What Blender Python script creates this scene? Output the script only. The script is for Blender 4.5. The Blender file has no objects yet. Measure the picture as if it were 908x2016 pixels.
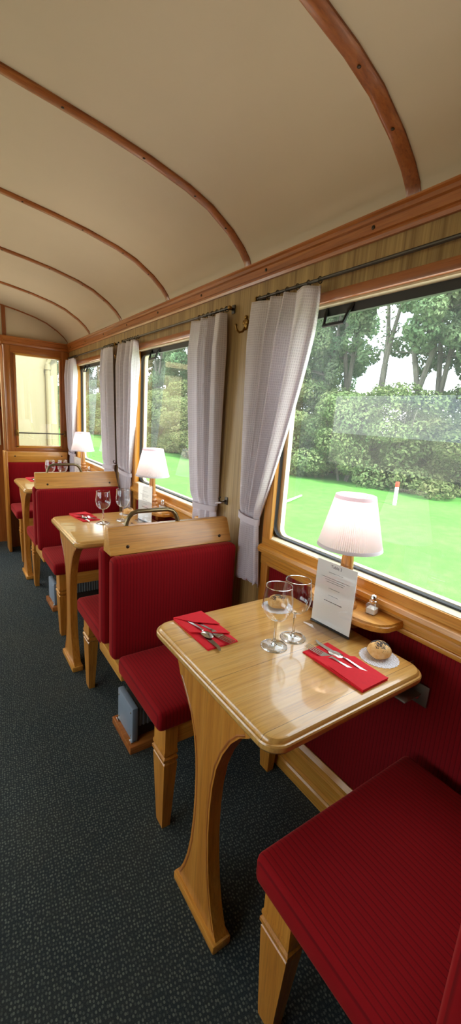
import bpy, bmesh, math, random
from mathutils import Vector, Matrix
PI = math.pi
R = math.radians
scene = bpy.context.scene
COL = scene.collection

# ------------------------------------------------------------------ mesh helpers
class MB:
    """collects shapes; build() links them as ONE mesh object"""
    def __init__(s):
        s.v = []; s.f = []
    def add(s, vs, fs):
        b = len(s.v)
        s.v += [tuple(p) for p in vs]
        s.f += [tuple(b + i for i in f) for f in fs]
        return s
    def box(s, x0, x1, y0, y1, z0, z1, bev=0.0, seg=2, mat=None):
        bm = bmesh.new()
        bmesh.ops.create_cube(bm, size=1.0)
        for v in bm.verts:
            v.co = Vector(((x0 + x1) / 2 + v.co.x * (x1 - x0), (y0 + y1) / 2 + v.co.y * (y1 - y0), (z0 + z1) / 2 + v.co.z * (z1 - z0)))
        if bev > 0:
            bmesh.ops.bevel(bm, geom=list(bm.edges), offset=bev, segments=seg, affect='EDGES', profile=0.5)
        return s.addbm(bm, mat)
    def addbm(s, bm, mat=None):
        bm.verts.index_update()
        vs = [(mat @ v.co) if mat else v.co.copy() for v in bm.verts]
        s.add(vs, [[v.index for v in f.verts] for f in bm.faces])
        bm.free()
        return s
    def loft(s, rings, closed=True, cap=True):
        n = len(rings[0])
        vs = [p for r in rings for p in r]
        fs = []
        for i in range(len(rings) - 1):
            for j in range(n if closed else n - 1):
                k = (j + 1) % n
                fs.append((i * n + j, i * n + k, (i + 1) * n + k, (i + 1) * n + j))
        if cap:
            fs.append(tuple(range(n - 1, -1, -1)))
            fs.append(tuple((len(rings) - 1) * n + j for j in range(n)))
        return s.add(vs, fs)
    def lathe(s, prof, n=32, c=(0, 0, 0), cap=False):
        rings = []
        for r, z in prof:
            r = max(r, 1e-4)
            rings.append([(c[0] + r * math.cos(2 * PI * j / n), c[1] + r * math.sin(2 * PI * j / n), c[2] + z) for j in range(n)])
        return s.loft(rings, True, cap)
    def prism(s, poly, axis, a, b):
        """polygon in the two other axes (in x,y,z order) pushed from a to b along axis"""
        def P(p, t):
            if axis == 0: return (t, p[0], p[1])
            if axis == 1: return (p[0], t, p[1])
            return (p[0], p[1], t)
        return s.loft([[P(p, a) for p in poly], [P(p, b) for p in poly]])
    def tube(s, path, r, n=10, cap=True):
        pts = [Vector(p) for p in path]
        rings = []
        up = Vector((0.13, 0.31, 0.94)).normalized()
        for i, p in enumerate(pts):
            d = (pts[min(i + 1, len(pts) - 1)] - pts[max(i - 1, 0)]).normalized()
            a = d.cross(up)
            if a.length < 1e-3: a = d.cross(Vector((1, 0, 0)))
            a.normalize(); b = d.cross(a)
            rr = r[i] if isinstance(r, (list, tuple)) else r
            rings.append([p + a * rr * math.cos(2 * PI * j / n) + b * rr * math.sin(2 * PI * j / n) for j in range(n)])
        return s.loft(rings, True, cap)
    def ball(s, c, rx, ry, rz, n=12):
        prof = [(math.sin(PI * i / n), -math.cos(PI * i / n)) for i in range(n + 1)]
        rings = []
        for r, z in prof:
            r = max(r, 1e-3)
            rings.append([(c[0] + rx * r * math.cos(2 * PI * j / (2 * n)), c[1] + ry * r * math.sin(2 * PI * j / (2 * n)), c[2] + rz * z) for j in range(2 * n)])
        return s.loft(rings, True, True)
    def build(s, name, mat, parent=None, loc=None, ang=35, smooth=True):
        me = bpy.data.meshes.new(name)
        me.from_pydata(s.v, [], s.f)
        bm = bmesh.new(); bm.from_mesh(me)
        bmesh.ops.recalc_face_normals(bm, faces=bm.faces)
        bm.to_mesh(me); bm.free()
        if smooth:
            me.polygons.foreach_set('use_smooth', [True] * len(me.polygons))
            me.set_sharp_from_angle(angle=R(ang))
        me.materials.append(mat)
        o = bpy.data.objects.new(name, me); COL.objects.link(o)
        if parent: o.parent = parent
        if loc: o.location = loc
        return o

def rawmesh(name, vs, fs, mat, parent=None, smooth=True):
    me = bpy.data.meshes.new(name); me.from_pydata(vs, [], fs)
    if smooth: me.polygons.foreach_set('use_smooth', [True] * len(me.polygons))
    me.materials.append(mat)
    o = bpy.data.objects.new(name, me); COL.objects.link(o)
    if parent: o.parent = parent
    return o

def tag(o, label=None, cat=None, group=None, kind=None):
    if label: o['label'] = label
    if cat: o['category'] = cat
    if group: o['group'] = group
    if kind: o['kind'] = kind
    return o
def thing(name, label, cat, loc=(0, 0, 0), rz=0.0, group=None):
    o = bpy.data.objects.new(name, None); COL.objects.link(o)
    o.empty_display_size = .05
    o.location = loc; o.rotation_euler = (0, 0, rz)
    return tag(o, label, cat, group)
def struct(o): return tag(o, kind='structure')
def dup(root, loc, rz=None, label=None, group=None, scale=None):
    def cp(o, par):
        c = o.copy(); COL.objects.link(c)
        c.parent = par
        for ch in list(o.children):
            if ch.name in skip: continue
            cp(ch, c)
        return c
    skip = set()
    r = cp(root, None)
    r.location = loc
    if rz is not None: r.rotation_euler = (0, 0, rz)
    if scale: r.scale = scale
    if label: r['label'] = label
    if group: r['group'] = group
    return r

# ------------------------------------------------------------------ materials
class NT:
    def __init__(s, name):
        s.m = bpy.data.materials.new(name); s.m.use_nodes = True
        s.t = s.m.node_tree; s.t.nodes.clear()
        s.out = s.t.nodes.new('ShaderNodeOutputMaterial')
    def n(s, typ, ins=None, **props):
        nd = s.t.nodes.new(typ)
        for k, v in props.items(): setattr(nd, k, v)
        for k, v in (ins or {}).items():
            if hasattr(v, 'is_output') or isinstance(v, bpy.types.NodeSocket): s.t.links.new(v, nd.inputs[k])
            else: nd.inputs[k].default_value = v
        return nd
    def surf(s, sock): s.t.links.new(sock, s.out.inputs['Surface']); return s.m
    def coord(s, scale=(1, 1, 1), rot=(0, 0, 0), loc=(0, 0, 0)):
        tc = s.n('ShaderNodeTexCoord')
        mp = s.n('ShaderNodeMapping', {'Vector': tc.outputs['Object'], 'Scale': scale, 'Rotation': rot, 'Location': loc})
        return mp.outputs[0]
    def noise(s, vec, scale, detail=4, rough=.5, dist=0):
        return s.n('ShaderNodeTexNoise', {'Vector': vec, 'Scale': scale, 'Detail': detail, 'Roughness': rough, 'Distortion': dist}).outputs['Fac']
    def ramp(s, fac, stops, interp='LINEAR'):
        nd = s.n('ShaderNodeValToRGB', {'Fac': fac})
        cr = nd.color_ramp; cr.interpolation = interp
        while len(cr.elements) < len(stops): cr.elements.new(.5)
        for e, (p, c) in zip(cr.elements, stops):
            e.position = p; e.color = (c[0], c[1], c[2], 1)
        return nd.outputs['Color']
    def math(s, op, a, b=0.0, c=0.0):
        nd = s.n('ShaderNodeMath', operation=op)
        for i, v in enumerate((a, b, c)):
            if isinstance(v, bpy.types.NodeSocket): s.t.links.new(v, nd.inputs[i])
            else: nd.inputs[i].default_value = v
        return nd.outputs[0]
    def mix(s, fac, a, b, blend='MIX'):
        nd = s.n('ShaderNodeMix', data_type='RGBA', blend_type=blend)
        for k, v in (('Factor', fac), ('A', a), ('B', b)):
            sk = [i for i in nd.inputs if i.name == k and (i.type == 'RGBA' or (k == 'Factor' and i.type == 'VALUE'))][0]
            if isinstance(v, bpy.types.NodeSocket): s.t.links.new(v, sk)
            else: sk.default_value = v if not isinstance(v, tuple) else (*v[:3], 1)
        return [o for o in nd.outputs if o.type == 'RGBA'][0]
    def bump(s, h, strength=.2, dist=.002):
        return s.n('ShaderNodeBump', {'Height': h, 'Strength': strength, 'Distance': dist}).outputs[0]
    def princ(s, col, rough=.5, normal=None, **kw):
        ins = {'Base Color': col if isinstance(col, bpy.types.NodeSocket) else (*col[:3], 1), 'Roughness': rough}
        if normal is not None: ins['Normal'] = normal
        for k, v in kw.items(): ins[k.replace('_', ' ')] = v
        return s.n('ShaderNodeBsdfPrincipled', ins).outputs[0]

def S(r, g, b):  # sRGB 0-255 to linear
    f = lambda c: (c / 255) / 12.92 if c / 255 <= .04045 else ((c / 255 + .055) / 1.055) ** 2.4
    return (f(r), f(g), f(b))

def wood(name, dark, mid, light, axis, rough=.35, coat=.3, fine=1.0):
    k = NT(name)
    sc = [60 * fine] * 3; sc[axis] = 1.9
    v = k.coord(tuple(sc))
    n1 = k.noise(v, 1.0, 5, .6, .3)
    sc2 = [190 * fine] * 3; sc2[axis] = 6
    v2 = k.coord(tuple(sc2))
    n2 = k.noise(v2, 1.0, 3, .6, .2)
    dark = tuple(d * .6 + m_ * .4 for d, m_ in zip(dark, mid))
    col = k.ramp(n1, [(.28, dark), (.5, mid), (.72, light)])
    pores = k.ramp(n2, [(.36, (.55, .5, .45)), (.5, (1, 1, 1))])
    col = k.mix(.5, col, pores, 'MULTIPLY')
    b = k.bump(n2, .12, .0008)
    return k.surf(k.princ(col, rough, b, Coat_Weight=coat, Coat_Roughness=.12))

OAK = [wood('honey_oak_' + 'xyz'[a], S(182, 118, 40), S(208, 146, 58), S(222, 166, 80), a) for a in range(3)]
OAK[2] = wood('deep_honey_oak_z', S(166, 100, 30), S(192, 126, 44), S(208, 146, 62), 2)
DOAK = [wood('amber_oak_' + 'xyz'[a], S(130, 72, 28), S(168, 98, 42), S(186, 118, 56), a, .32, .35) for a in range(3)]
ROAK = [wood('russet_oak_' + 'xyz'[a], S(112, 58, 24), S(146, 80, 32), S(164, 98, 46), a, .35, .3) for a in range(3)]

def table_mat():
    k = NT('varnished_table_oak')
    v = k.coord((3.0, 60, 40))
    n1 = k.noise(v, 1.0, 5, .62, .35)
    v2 = k.coord((7, 170, 100))
    n2 = k.noise(v2, 1.0, 3, .6, .2)
    tc = k.n('ShaderNodeTexCoord'); sp = k.n('ShaderNodeSeparateXYZ', {'Vector': tc.outputs['Object']})
    y = k.math('ADD', k.math('DIVIDE', sp.outputs['Y'], .2), 10.22)
    pl = k.math('FLOOR', y)
    wn = k.n('ShaderNodeTexWhiteNoise', {'W': pl}, noise_dimensions='1D').outputs['Value']
    fr = k.math('FRACT', y)
    seam = k.math('LESS_THAN', fr, .008)
    col = k.ramp(n1, [(.27, S(208, 156, 76)), (.5, S(224, 174, 92)), (.73, S(232, 190, 114))])
    col = k.mix(.45, col, k.ramp(n2, [(.36, (.6, .55, .48)), (.5, (1, 1, 1))]), 'MULTIPLY')
    col = k.mix(k.math('MULTIPLY', wn, .35), col, S(196, 140, 68))
    col = k.mix(k.math('MULTIPLY', seam, .7), col, S(80, 50, 22))
    b = k.bump(n2, .06, .0006)
    return k.surf(k.princ(col, .3, b, Coat_Weight=.8, Coat_Roughness=.07))
TABLE = table_mat()

def veneer():
    k = NT('bamboo_tone_veneer')
    v = k.coord((1, 95, 1.6))
    n1 = k.noise(v, 1.0, 5, .65, .3)
    v2 = k.coord((1, 22, .5))
    n2 = k.noise(v2, 1.0, 4, .55, .2)
    col = k.ramp(n1, [(.3, S(100, 70, 34)), (.5, S(160, 128, 74)), (.7, S(196, 168, 112))])
    col = k.mix(.5, col, k.ramp(n2, [(.36, S(112, 82, 40)), (.64, S(186, 156, 100))]))
    return k.surf(k.princ(col, .45, None, Coat_Weight=.15, Coat_Roughness=.2))
VENEER = veneer()

def cord(name, axis, period, base, dark, edge):
    k = NT(name)
    tc = k.n('ShaderNodeTexCoord'); sp = k.n('ShaderNodeSeparateXYZ', {'Vector': tc.outputs['Object']})
    a = k.math('SINE', k.math('MULTIPLY', sp.outputs['XYZ'[axis]], 2 * PI / period))
    n = k.noise(tc.outputs['Object'], 9, 4, .6)
    n2 = k.noise(tc.outputs['Object'], 700, 2, .6)
    g = k.ramp(k.math('MULTIPLY_ADD', a, .5, .5), [(.02, dark), (.12, base)])
    col = k.mix(k.math('MULTIPLY', n, .35), g, edge)
    h = k.math('MULTIPLY_ADD', n2, .25, k.math('MULTIPLY', a, .5))
    b = k.bump(h, .2, .0015)
    return k.surf(k.princ(col, .85, b, Sheen_Weight=.4, Sheen_Roughness=.35, Sheen_Tint=(1.0, .22, .17, 1), Specular_IOR_Level=.15))
RED = S(134, 9, 16); REDD = S(92, 6, 10); REDE = S(158, 18, 28)
CORDX = cord('red_corduroy_seat', 0, .0125, RED, REDD, REDE)
CORDY = cord('red_corduroy_wall', 1, .0125, S(122, 14, 20), S(86, 10, 12), S(138, 18, 24))

def plain(name, col, rough=.5, **kw):
    k = NT(name); return k.surf(k.princ(col, rough, None, **kw))
def fabricnoise(name, col, rough, amp=.08, scale=60):
    k = NT(name); v = k.coord()
    n = k.noise(v, scale, 3, .6)
    c2 = tuple(c * (1 - amp * 3) for c in col)
    return k.surf(k.princ(k.ramp(n, [(.3, c2), (.7, col)]), rough, k.bump(n, .08, .001)))

def carpet():
    k = NT('dark_fleck_carpet')
    v = k.coord((1 / .0085, 1 / .011, 0), (0, 0, R(8)))
    vo = k.n('ShaderNodeTexVoronoi', {'Vector': v, 'Scale': 1.0, 'Randomness': .55}, voronoi_dimensions='2D')
    d = vo.outputs['Distance']
    wn = k.n('ShaderNodeTexWhiteNoise', {'Vector': vo.outputs['Position']}, noise_dimensions='3D').outputs['Value']
    sp = k.math('MULTIPLY', k.math('LESS_THAN', d, .3), k.math('MULTIPLY_ADD', wn, .8, .2))
    v3 = k.coord()
    big = k.noise(v3, 2.2, 4, .6)
    fine = k.noise(v3, 500, 2, .6)
    base = k.ramp(fine, [(.3, S(32, 40, 43)), (.7, S(62, 72, 75))])
    base = k.mix(k.ramp(big, [(.4, (0, 0, 0)), (.75, (.55, .55, .55))]), base, S(70, 72, 66))
    col = k.mix(k.math('MULTIPLY', sp, .8), base, S(116, 124, 116))
    b = k.bump(k.math('ADD', fine, sp), .4, .002)
    return k.surf(k.princ(col, .95, b, Specular_IOR_Level=.1))
CARPET = carpet()

CEIL = fabricnoise('cream_ceiling', S(198, 180, 152), .55, .012, 5)
IVORY = fabricnoise('ivory_painted_sill', S(222, 212, 180), .5, .04, 40)
RUBBER = plain('black_rubber', (.012, .012, .013), .5)
BLACKM = plain('black_metal', (.02, .02, .022), .35, Metallic=.6)
BRONZE = plain('bronze_tube', S(132, 118, 88), .35, Metallic=.9)
BRASS = plain('brass', S(146, 112, 58), .35, Metallic=1.0)
DARKROD = plain('dark_rod_metal', S(82, 78, 72), .35, Metallic=.9)
STEEL = plain('polished_steel', (.75, .75, .74), .16, Metallic=1.0)
STEELB = plain('brushed_steel', S(150, 146, 132), .35, Metallic=.9)
BOLT = plain('dark_bolt', S(60, 44, 28), .4, Metallic=.5)
GREY = fabricnoise('grey_painted_steel', S(134, 146, 158), .4, .02, 60)
GREYD = plain('grey_grill_steel', S(104, 110, 112), .5)
NAPKIN = fabricnoise('red_paper_napkin', S(226, 14, 36), .8, .03, 90)
PAPER = plain('menu_paper', S(250, 248, 242), .6)
INK = plain('grey_ink', S(84, 84, 86), .7)
INKD = plain('dark_ink', S(40, 40, 42), .7)
SALT = plain('salt', S(232, 228, 216), .8)
SEED = plain('poppy_seed', S(44, 42, 46), .6)

def thin_glass(name, ior=1.45, tint=(1, 1, 1), rough=.0, boost=1.0, haze=0.0):
    k = NT(name)
    geo = k.n('ShaderNodeNewGeometry')
    dt = k.n('ShaderNodeVectorMath', {0: geo.outputs['Normal'], 1: geo.outputs['Incoming']}, operation='DOT_PRODUCT').outputs['Value']
    f0 = ((ior - 1) / (ior + 1)) ** 2
    fr = k.math('MULTIPLY_ADD', k.math('POWER', k.math('SUBTRACT', 1.0, k.math('ABSOLUTE', dt)), 5.0), 1 - f0, f0)
    tr = k.n('ShaderNodeBsdfTransparent', {'Color': (*tint, 1)}).outputs[0]
    if haze > 0: tr = k.n('ShaderNodeMixShader', {0: haze, 1: tr, 2: k.n('ShaderNodeBsdfTranslucent', {'Color': (1, 1, 1, 1)}).outputs[0]}).outputs[0]
    gl = k.n('ShaderNodeBsdfGlossy', {'Color': (1, 1, 1, 1), 'Roughness': rough}).outputs[0]
    return k.surf(k.n('ShaderNodeMixShader', {0: k.math('MINIMUM', k.math('MULTIPLY', fr, boost), 1.0), 1: tr, 2: gl}).outputs[0])
PANE = thin_glass('window_glass', 1.5, (.96, .985, .97), haze=.028)
WINEG = thin_glass('clear_glass', 1.5, (.95, .96, .96), 0, 2.0)
ACRYL = thin_glass('clear_acrylic', 1.45, (.975, .98, .98))
k = NT('solid_glass'); SOLIDG = k.surf(k.n('ShaderNodeBsdfGlass', {'Color': (.97, .98, .98, 1), 'IOR': 1.45, 'Roughness': 0.0}).outputs[0])

def curtain_mat():
    k = NT('white_waffle_curtain')
    tc = k.n('ShaderNodeTexCoord'); uv = tc.outputs['UV']
    sp = k.n('ShaderNodeSeparateXYZ', {'Vector': uv})
    a = k.math('SINE', k.math('MULTIPLY', sp.outputs['X'], 2 * PI / .009))
    b = k.math('SINE', k.math('MULTIPLY', sp.outputs['Y'], 2 * PI / .009))
    h = k.math('MAXIMUM', a, b)
    col = k.mix(k.ramp(h, [(.3, (0, 0, 0)), (1, (1, 1, 1))]), S(232, 226, 232), S(250, 246, 250))
    bp = k.bump(h, .3, .0015)
    d = k.n('ShaderNodeBsdfDiffuse', {'Color': col, 'Normal': bp}).outputs[0]
    t = k.n('ShaderNodeBsdfTranslucent', {'Color': col, 'Normal': bp}).outputs[0]
    return k.surf(k.n('ShaderNodeMixShader', {0: .30, 1: d, 2: t}).outputs[0])
CURT = curtain_mat()
def shade_mat():
    k = NT('pleated_lampshade')
    d = k.n('ShaderNodeBsdfDiffuse', {'Color': (.84, .83, .88, 1)}).outputs[0]
    t = k.n('ShaderNodeBsdfTranslucent', {'Color': (.93, .88, .91, 1)}).outputs[0]
    return k.surf(k.n('ShaderNodeMixShader', {0: .45, 1: d, 2: t}).outputs[0])
SHADE = shade_mat()
TRIMW = plain('white_trim_tape', S(236, 236, 242), .8)

def bread_mat():
    k = NT('bread_crust')
    tc = k.n('ShaderNodeTexCoord')
    n = k.noise(tc.outputs['Object'], 60, 5, .6)
    col = k.ramp(n, [(.25, S(206, 146, 72)), (.5, S(232, 184, 112)), (.75, S(244, 212, 156))])
    return k.surf(k.princ(col, .6, k.bump(n, .3, .002)))
BREAD = bread_mat()
def doily_mat():
    k = NT('lace_paper')
    v = k.coord()
    vo = k.n('ShaderNodeTexVoronoi', {'Vector': v, 'Scale': 210.0, 'Randomness': .35}, voronoi_dimensions='2D').outputs['Distance']
    col = k.ramp(vo, [(.2, S(150, 138, 120)), (.3, S(236, 238, 246))])
    return k.surf(k.princ(col, .8))
DOILY = doily_mat()

def grass_mat():
    k = NT('meadow_grass')
    v = k.coord()
    n1 = k.noise(v, .35, 5, .6); n2 = k.noise(v, 3.5, 5, .65); n3 = k.noise(v, 30, 3, .6)
    m = k.math('MULTIPLY_ADD', n2, .5, k.math('MULTIPLY', n1, .5))
    m = k.math('MULTIPLY_ADD', n3, .25, k.math('MULTIPLY', m, .75))
    col = k.ramp(m, [(.34, (.046, .145, .024)), (.5, (.068, .205, .036)), (.66, (.105, .25, .055))])
    return k.surf(k.princ(col, .9, k.bump(n3, .4, .05), Specular_IOR_Level=.1))
GRASS = grass_mat()
def leaf_mat(name, a, b, c):
    k = NT(name)
    oi = k.n('ShaderNodeObjectInfo'); tc = k.n('ShaderNodeTexCoord')
    n = k.noise(tc.outputs['Object'], 1.1, 3, .6)
    n2 = k.noise(tc.outputs['Object'], 9, 2, .6)
    m = k.math('MULTIPLY_ADD', n2, .5, k.math('MULTIPLY', n, .5))
    col = k.ramp(m, [(.32, a), (.5, b), (.68, c)])
    hs = k.n('ShaderNodeHueSaturation', {'Color': col, 'Hue': k.math('MULTIPLY_ADD', oi.outputs['Random'], .05, .475), 'Value': k.math('MULTIPLY_ADD', oi.outputs['Random'], .5, .75)})
    d = k.n('ShaderNodeBsdfDiffuse', {'Color': hs.outputs[0]}).outputs[0]
    t = k.n('ShaderNodeBsdfTranslucent', {'Color': hs.outputs[0]}).outputs[0]
    return k.surf(k.n('ShaderNodeMixShader', {0: .35, 1: d, 2: t}).outputs[0])
LEAFB = leaf_mat('hedge_leaf', (.07, .115, .045), (.125, .175, .07), (.22, .23, .11))
LEAFT = leaf_mat('tree_leaf', (.08, .145, .08), (.13, .20, .10), (.19, .25, .125))
def bark():
    k = NT('bark'); v = k.coord((6, 6, 1.2)); n = k.noise(v, 1, 4, .6)
    return k.surf(k.princ(k.ramp(n, [(.3, S(62, 60, 52)), (.7, S(104, 102, 90))]), .9))
BARK = bark()
COACHY = fabricnoise('shaded_cream_paint', S(116, 109, 80), .4, .02, 3)  # pale cream darkened in the colour, standing in for shade on the coach end
BOUNCE_GRAVEL = fabricnoise('bounce_gravel', S(214, 206, 190), .9, .08, 6)  # kept pale to throw daylight up at the ceiling
DARKR = plain('dark_housing_grey', S(46, 40, 36), .8)  # plain dark grey of the heater's inner housing

# ------------------------------------------------------------------ constants
W = 1.10            # window wall, aisle is along +y
XL = -1.80
XC = (W + XL) / 2
YB, YF = -1.30, 4.53
WIN = [.80, 2.275, 3.75]      # window centres along the wall
HW = .462                            # half width of opening
WINL = [.80, 2.87]                   # wider windows across the aisle
WINS = {1: (WIN, HW), -1: (WINL, .90)}
ZB, ZT = .929, 1.80                  # opening bottom / top
CP = [(0, 2.328), (.3, 2.322), (.557, 2.307), (.7, 2.289), (.85, 2.268), (1.0, 2.242), (1.15, 2.206), (1.246, 2.172), (1.343, 2.116), (1.40, 2.07), (1.43, 2.035), (1.45, 1.99)]
def zc(x):
    d = abs(x - XC)
    for (a, za), (b, zb) in zip(CP, CP[1:]):
        if d <= b: return za + (zb - za) * (d - a) / (b - a)
    return CP[-1][1]
CX = sorted({XC + s * (a + (b - a) * t / 4) for (a, _), (b, _) in zip(CP, CP[1:]) for t in range(5) for s in (1, -1)})

# ------------------------------------------------------------------ room shell
struct(MB().box(XL - .06, W + .06, YB - .1, 6.2, -.06, 0).build('floor', CARPET))
# ceiling: vaulted sheet with thickness
def vault(y0, y1, off):
    return [[(x, y0, zc(x) + off) for x in CX], [(x, y1, zc(x) + off) for x in CX]]
m = MB()
r0, r1 = vault(YB - .1, YF + .12, 0); q0, q1 = vault(YB - .1, YF + .12, .04)
n = len(CX)
m.loft([r0 + q0[::-1], r1 + q1[::-1]])
struct(m.build('ceiling', CEIL, ang=30))

# trims: arched ribs over the ceiling
def rib(y, w, name, h=.009):
    sec = []
    for x in CX:
        z = zc(x)
        sec.append([(x, y - w / 2, z + .004), (x, y - w / 2, z - h * .6), (x, y - w / 2 + .006, z - h), (x, y + w / 2 - .006, z - h), (x, y + w / 2, z - h * .6), (x, y + w / 2, z + .004)])
    o = struct(MB().loft(sec).build(name, ROAK[0], ang=40))
    for d in (1.32, 1.18, .98, .72, .42):
        x = XC + d
        MB().ball((x, y, zc(x) - h - .0005), .005, .005, .002, 6).build('screw', BOLT, o)
    return o
tn = 1
for i in range(-4, 5):
    rib(.80 + .745 * i, .042, 'trim_%d' % tn); tn += 1
# cornice along both walls
def cornice(side, y0, y1):
    X = W if side > 0 else XL
    prof = [(0, 1.937), (-.010, 1.937), (-.014, 1.946), (-.012, 1.954), (-.018, 1.956), (-.020, 1.980), (-.026, 1.984), (-.028, 1.994), (-.034, 1.999), (-.034, 2.004), (0.0, 2.004)]
    poly = [(X + side * p[0], p[1]) for p in prof]
    return MB().prism(poly, 1, y0, y1)
for sd in (1, -1):
    o = struct(cornice(sd, YB, YF).build('trim_%d' % tn, DOAK[1], ang=25)); tn += 1
    for j in range(-3, 9):
        y = .42 + .37 * j * 1.34
        MB().ball(((W - .0205) if sd > 0 else (XL + .0205), y, 1.969), .003, .006, .006, 6).build('plug', BOLT, o)

# wall with window openings
def wall(side):
    X = W if side > 0 else XL
    T = .03
    def bx(mb, d0, d1, y0, y1, z0, z1, bev=0):   # d measured outward from wall face
        a, b = X + side * d0, X + side * d1
        mb.box(min(a, b), max(a, b), y0, y1, z0, z1, bev)
    nm = 'right' if side > 0 else 'left'
    WIN, HW = (WINS[side])
    m = MB()
    bx(m, 0, T, YB - .1, YF + .12, 1.828, 2.02)             # above the windows
    edges = [YB - .1] + [v for c in WIN for v in (c - HW - .045, c + HW + .045)] + [YF + .12]
    for a, b in zip(edges[::2], edges[1::2]):
        bx(m, 0, T, a, b, 0, 1.828)
    wallo = struct(m.build('wall_' + nm, VENEER))
    for i, c in enumerate(WIN):
        # red panel below
        m = MB(); bx(m, .004, T, c - HW, c + HW, .10, .85); m.build('wall_panel', CORDY, wallo)
        m = MB()
        for y0, y1 in ((c - HW - .046, c - HW), (c + HW, c + HW + .046)):
            bx(m, -.010, .02, y0, y1, .12, .862, .004)
        m.build('panel_stile', OAK[2], wallo)
        # frame rails under the window
        m = MB(); bx(m, -.012, .02, c - HW - .046, c + HW + .046, .812, .866, .003)
        bx(m, -.018, -.008, c - HW, c + HW, .818, .832, .004)
        m.build('panel_rail', OAK[1], wallo)
        m = MB()
        prof = [(.02, .862), (-.020, .862), (-.030, .868), (-.034, .880), (-.030, .892), (-.018, .897), (-.012, .8975), (-.012, .927), (.02, .928)]
        m.prism([(X + side * p[0], p[1]) for p in prof], 1, c - HW - .046, c + HW + .046)
        m.build('sill_moulding', OAK[1], wallo, ang=25)
    # skirting rail
    prof = [(.0, 0), (-.034, 0), (-.034, .045), (-.028, .052), (-.030, .060), (-.022, .066), (-.022, .125), (-.014, .132), (-.016, .150), (-.004, .168), (.0, .168)]
    struct(MB().prism([(X + side * p[0], p[1]) for p in prof], 1, YB, YF).build('baseboard_' + nm, OAK[1], ang=25))
    return wallo
wall(1); wall(-1)

WI = [1]
def window(side, c):
    HW = WINS[side][1]
    X = W if side > 0 else XL
    G = X + side * .045          # pane plane
    root = bpy.data.objects.new('window_%d' % WI[0], None); WI[0] += 1; COL.objects.link(root)
    root.location = (X, c, ZB); struct(root)
    off = Vector((-X, -c, -ZB))
    def put(mb, name, mat, ang=30):
        mb.v = [tuple(Vector(p) + off) for p in mb.v]
        return mb.build(name, mat, root, ang=ang)
    def bx(mb, d0, d1, y0, y1, z0, z1, bev=0):
        a, b = X + side * d0, X + side * d1
        mb.box(min(a, b), max(a, b), y0, y1, z0, z1, bev)
    m = MB()
    # splayed wooden stiles and head
    for s in (-1, 1):
        y0, y1 = c + s * HW, c + s * (HW + .046)
        poly = [(X - side * .012, y0 - s * .0), (X - side * .012, y1), (X + side * .028, y1), (X + side * .045, c + s * (HW + .055)), (X + side * .045, c + s * (HW + .042)), (X + side * .0, y0)]
        m.prism(poly, 2, ZB - .002, ZT + .002)
    put(m, 'stile', OAK[2])
    m = MB()
    bx(m, -.012, .03, c - HW - .046, c + HW + .046, ZT, 1.832, .003)
    put(m, 'head', DOAK[1])
    m = MB(); bx(m, -.006, .05, c - HW - .03, c + HW + .03, ZB - .012, ZB)
    put(m, 'sill', IVORY)
    m = MB(); bx(m, .004, .05, c - HW - .04, c + HW + .04, ZT - .006, ZT + .008)
    put(m, 'head_liner', IVORY)
    # gasket: rounded rectangle ring round the pane
    def rr(hw, z0, z1, r, x):
        pts = []
        for cy, cz, a0 in ((c + hw - r, z1 - r, 0), (c - hw + r, z1 - r, 90), (c - hw + r, z0 + r, 180), (c + hw - r, z0 + r, 270)):
            for j in range(7):
                a = R(a0 + 15 * j)
                pts.append((x, cy + r * math.cos(a), cz + r * math.sin(a)))
        return pts
    m = MB()
    ho, hi = HW + .045, HW + .031
    rings = [rr(ho, ZB - .006, ZT + .006, .05, G - side * .012), rr(hi, ZB + .006, ZT - .034, .042, G - side * .012), rr(hi, ZB + .006, ZT - .034, .042, G + side * .004), rr(ho, ZB - .006, ZT + .006, .05, G + side * .004), rr(ho, ZB - .006, ZT + .006, .05, G - side * .012)]
    m.loft(rings, True, False); put(m, 'gasket', RUBBER)
    # outer painted frame ring, seen through the pane
    m = MB()
    hi2 = HW + .012
    rings = [rr(ho + .03, ZB - .03, ZT + .02, .06, G + side * .008), rr(hi2, ZB + .008, ZT - .022, .03, G + side * .008), rr(hi2, ZB + .008, ZT - .022, .03, G + side * .03), rr(ho + .03, ZB - .03, ZT + .02, .06, G + side * .03), rr(ho + .03, ZB - .03, ZT + .02, .06, G + side * .008)]
    m.loft(rings, True, False); put(m, 'outer_frame', IVORY)
    m = MB(); p = rr(HW + .04, ZB, ZT, .046, G); m.add(p, [tuple(range(len(p)))]); put(m, 'pane', PANE)
    for s in (-1, 1):
        yc = c + s * (HW - .202)
        h = MB()
        xx = G - side * .022
        h.tube([(G - side * .006, yc - .06, ZT - .006), (xx, yc - .05, ZT - .030), (xx - side * .012, yc - .044, ZT - .068), (xx - side * .012, yc + .044, ZT - .068), (xx, yc + .05, ZT - .030), (G - side * .006, yc + .06, ZT - .006)], .0068, 8)
        put(h, 'pull_handle', BLACKM)
    return root
for c in WIN: window(1, c)
for c in WINL: window(-1, c)

# unseen back wall of the saloon, coloured dark to cut light on the backrests
struct(MB().box(XL, W, YB - .1, YB - .04, 0, 2.33).build('wall_back', plain('light_cutting_brown', S(84, 54, 32), .5)))

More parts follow.
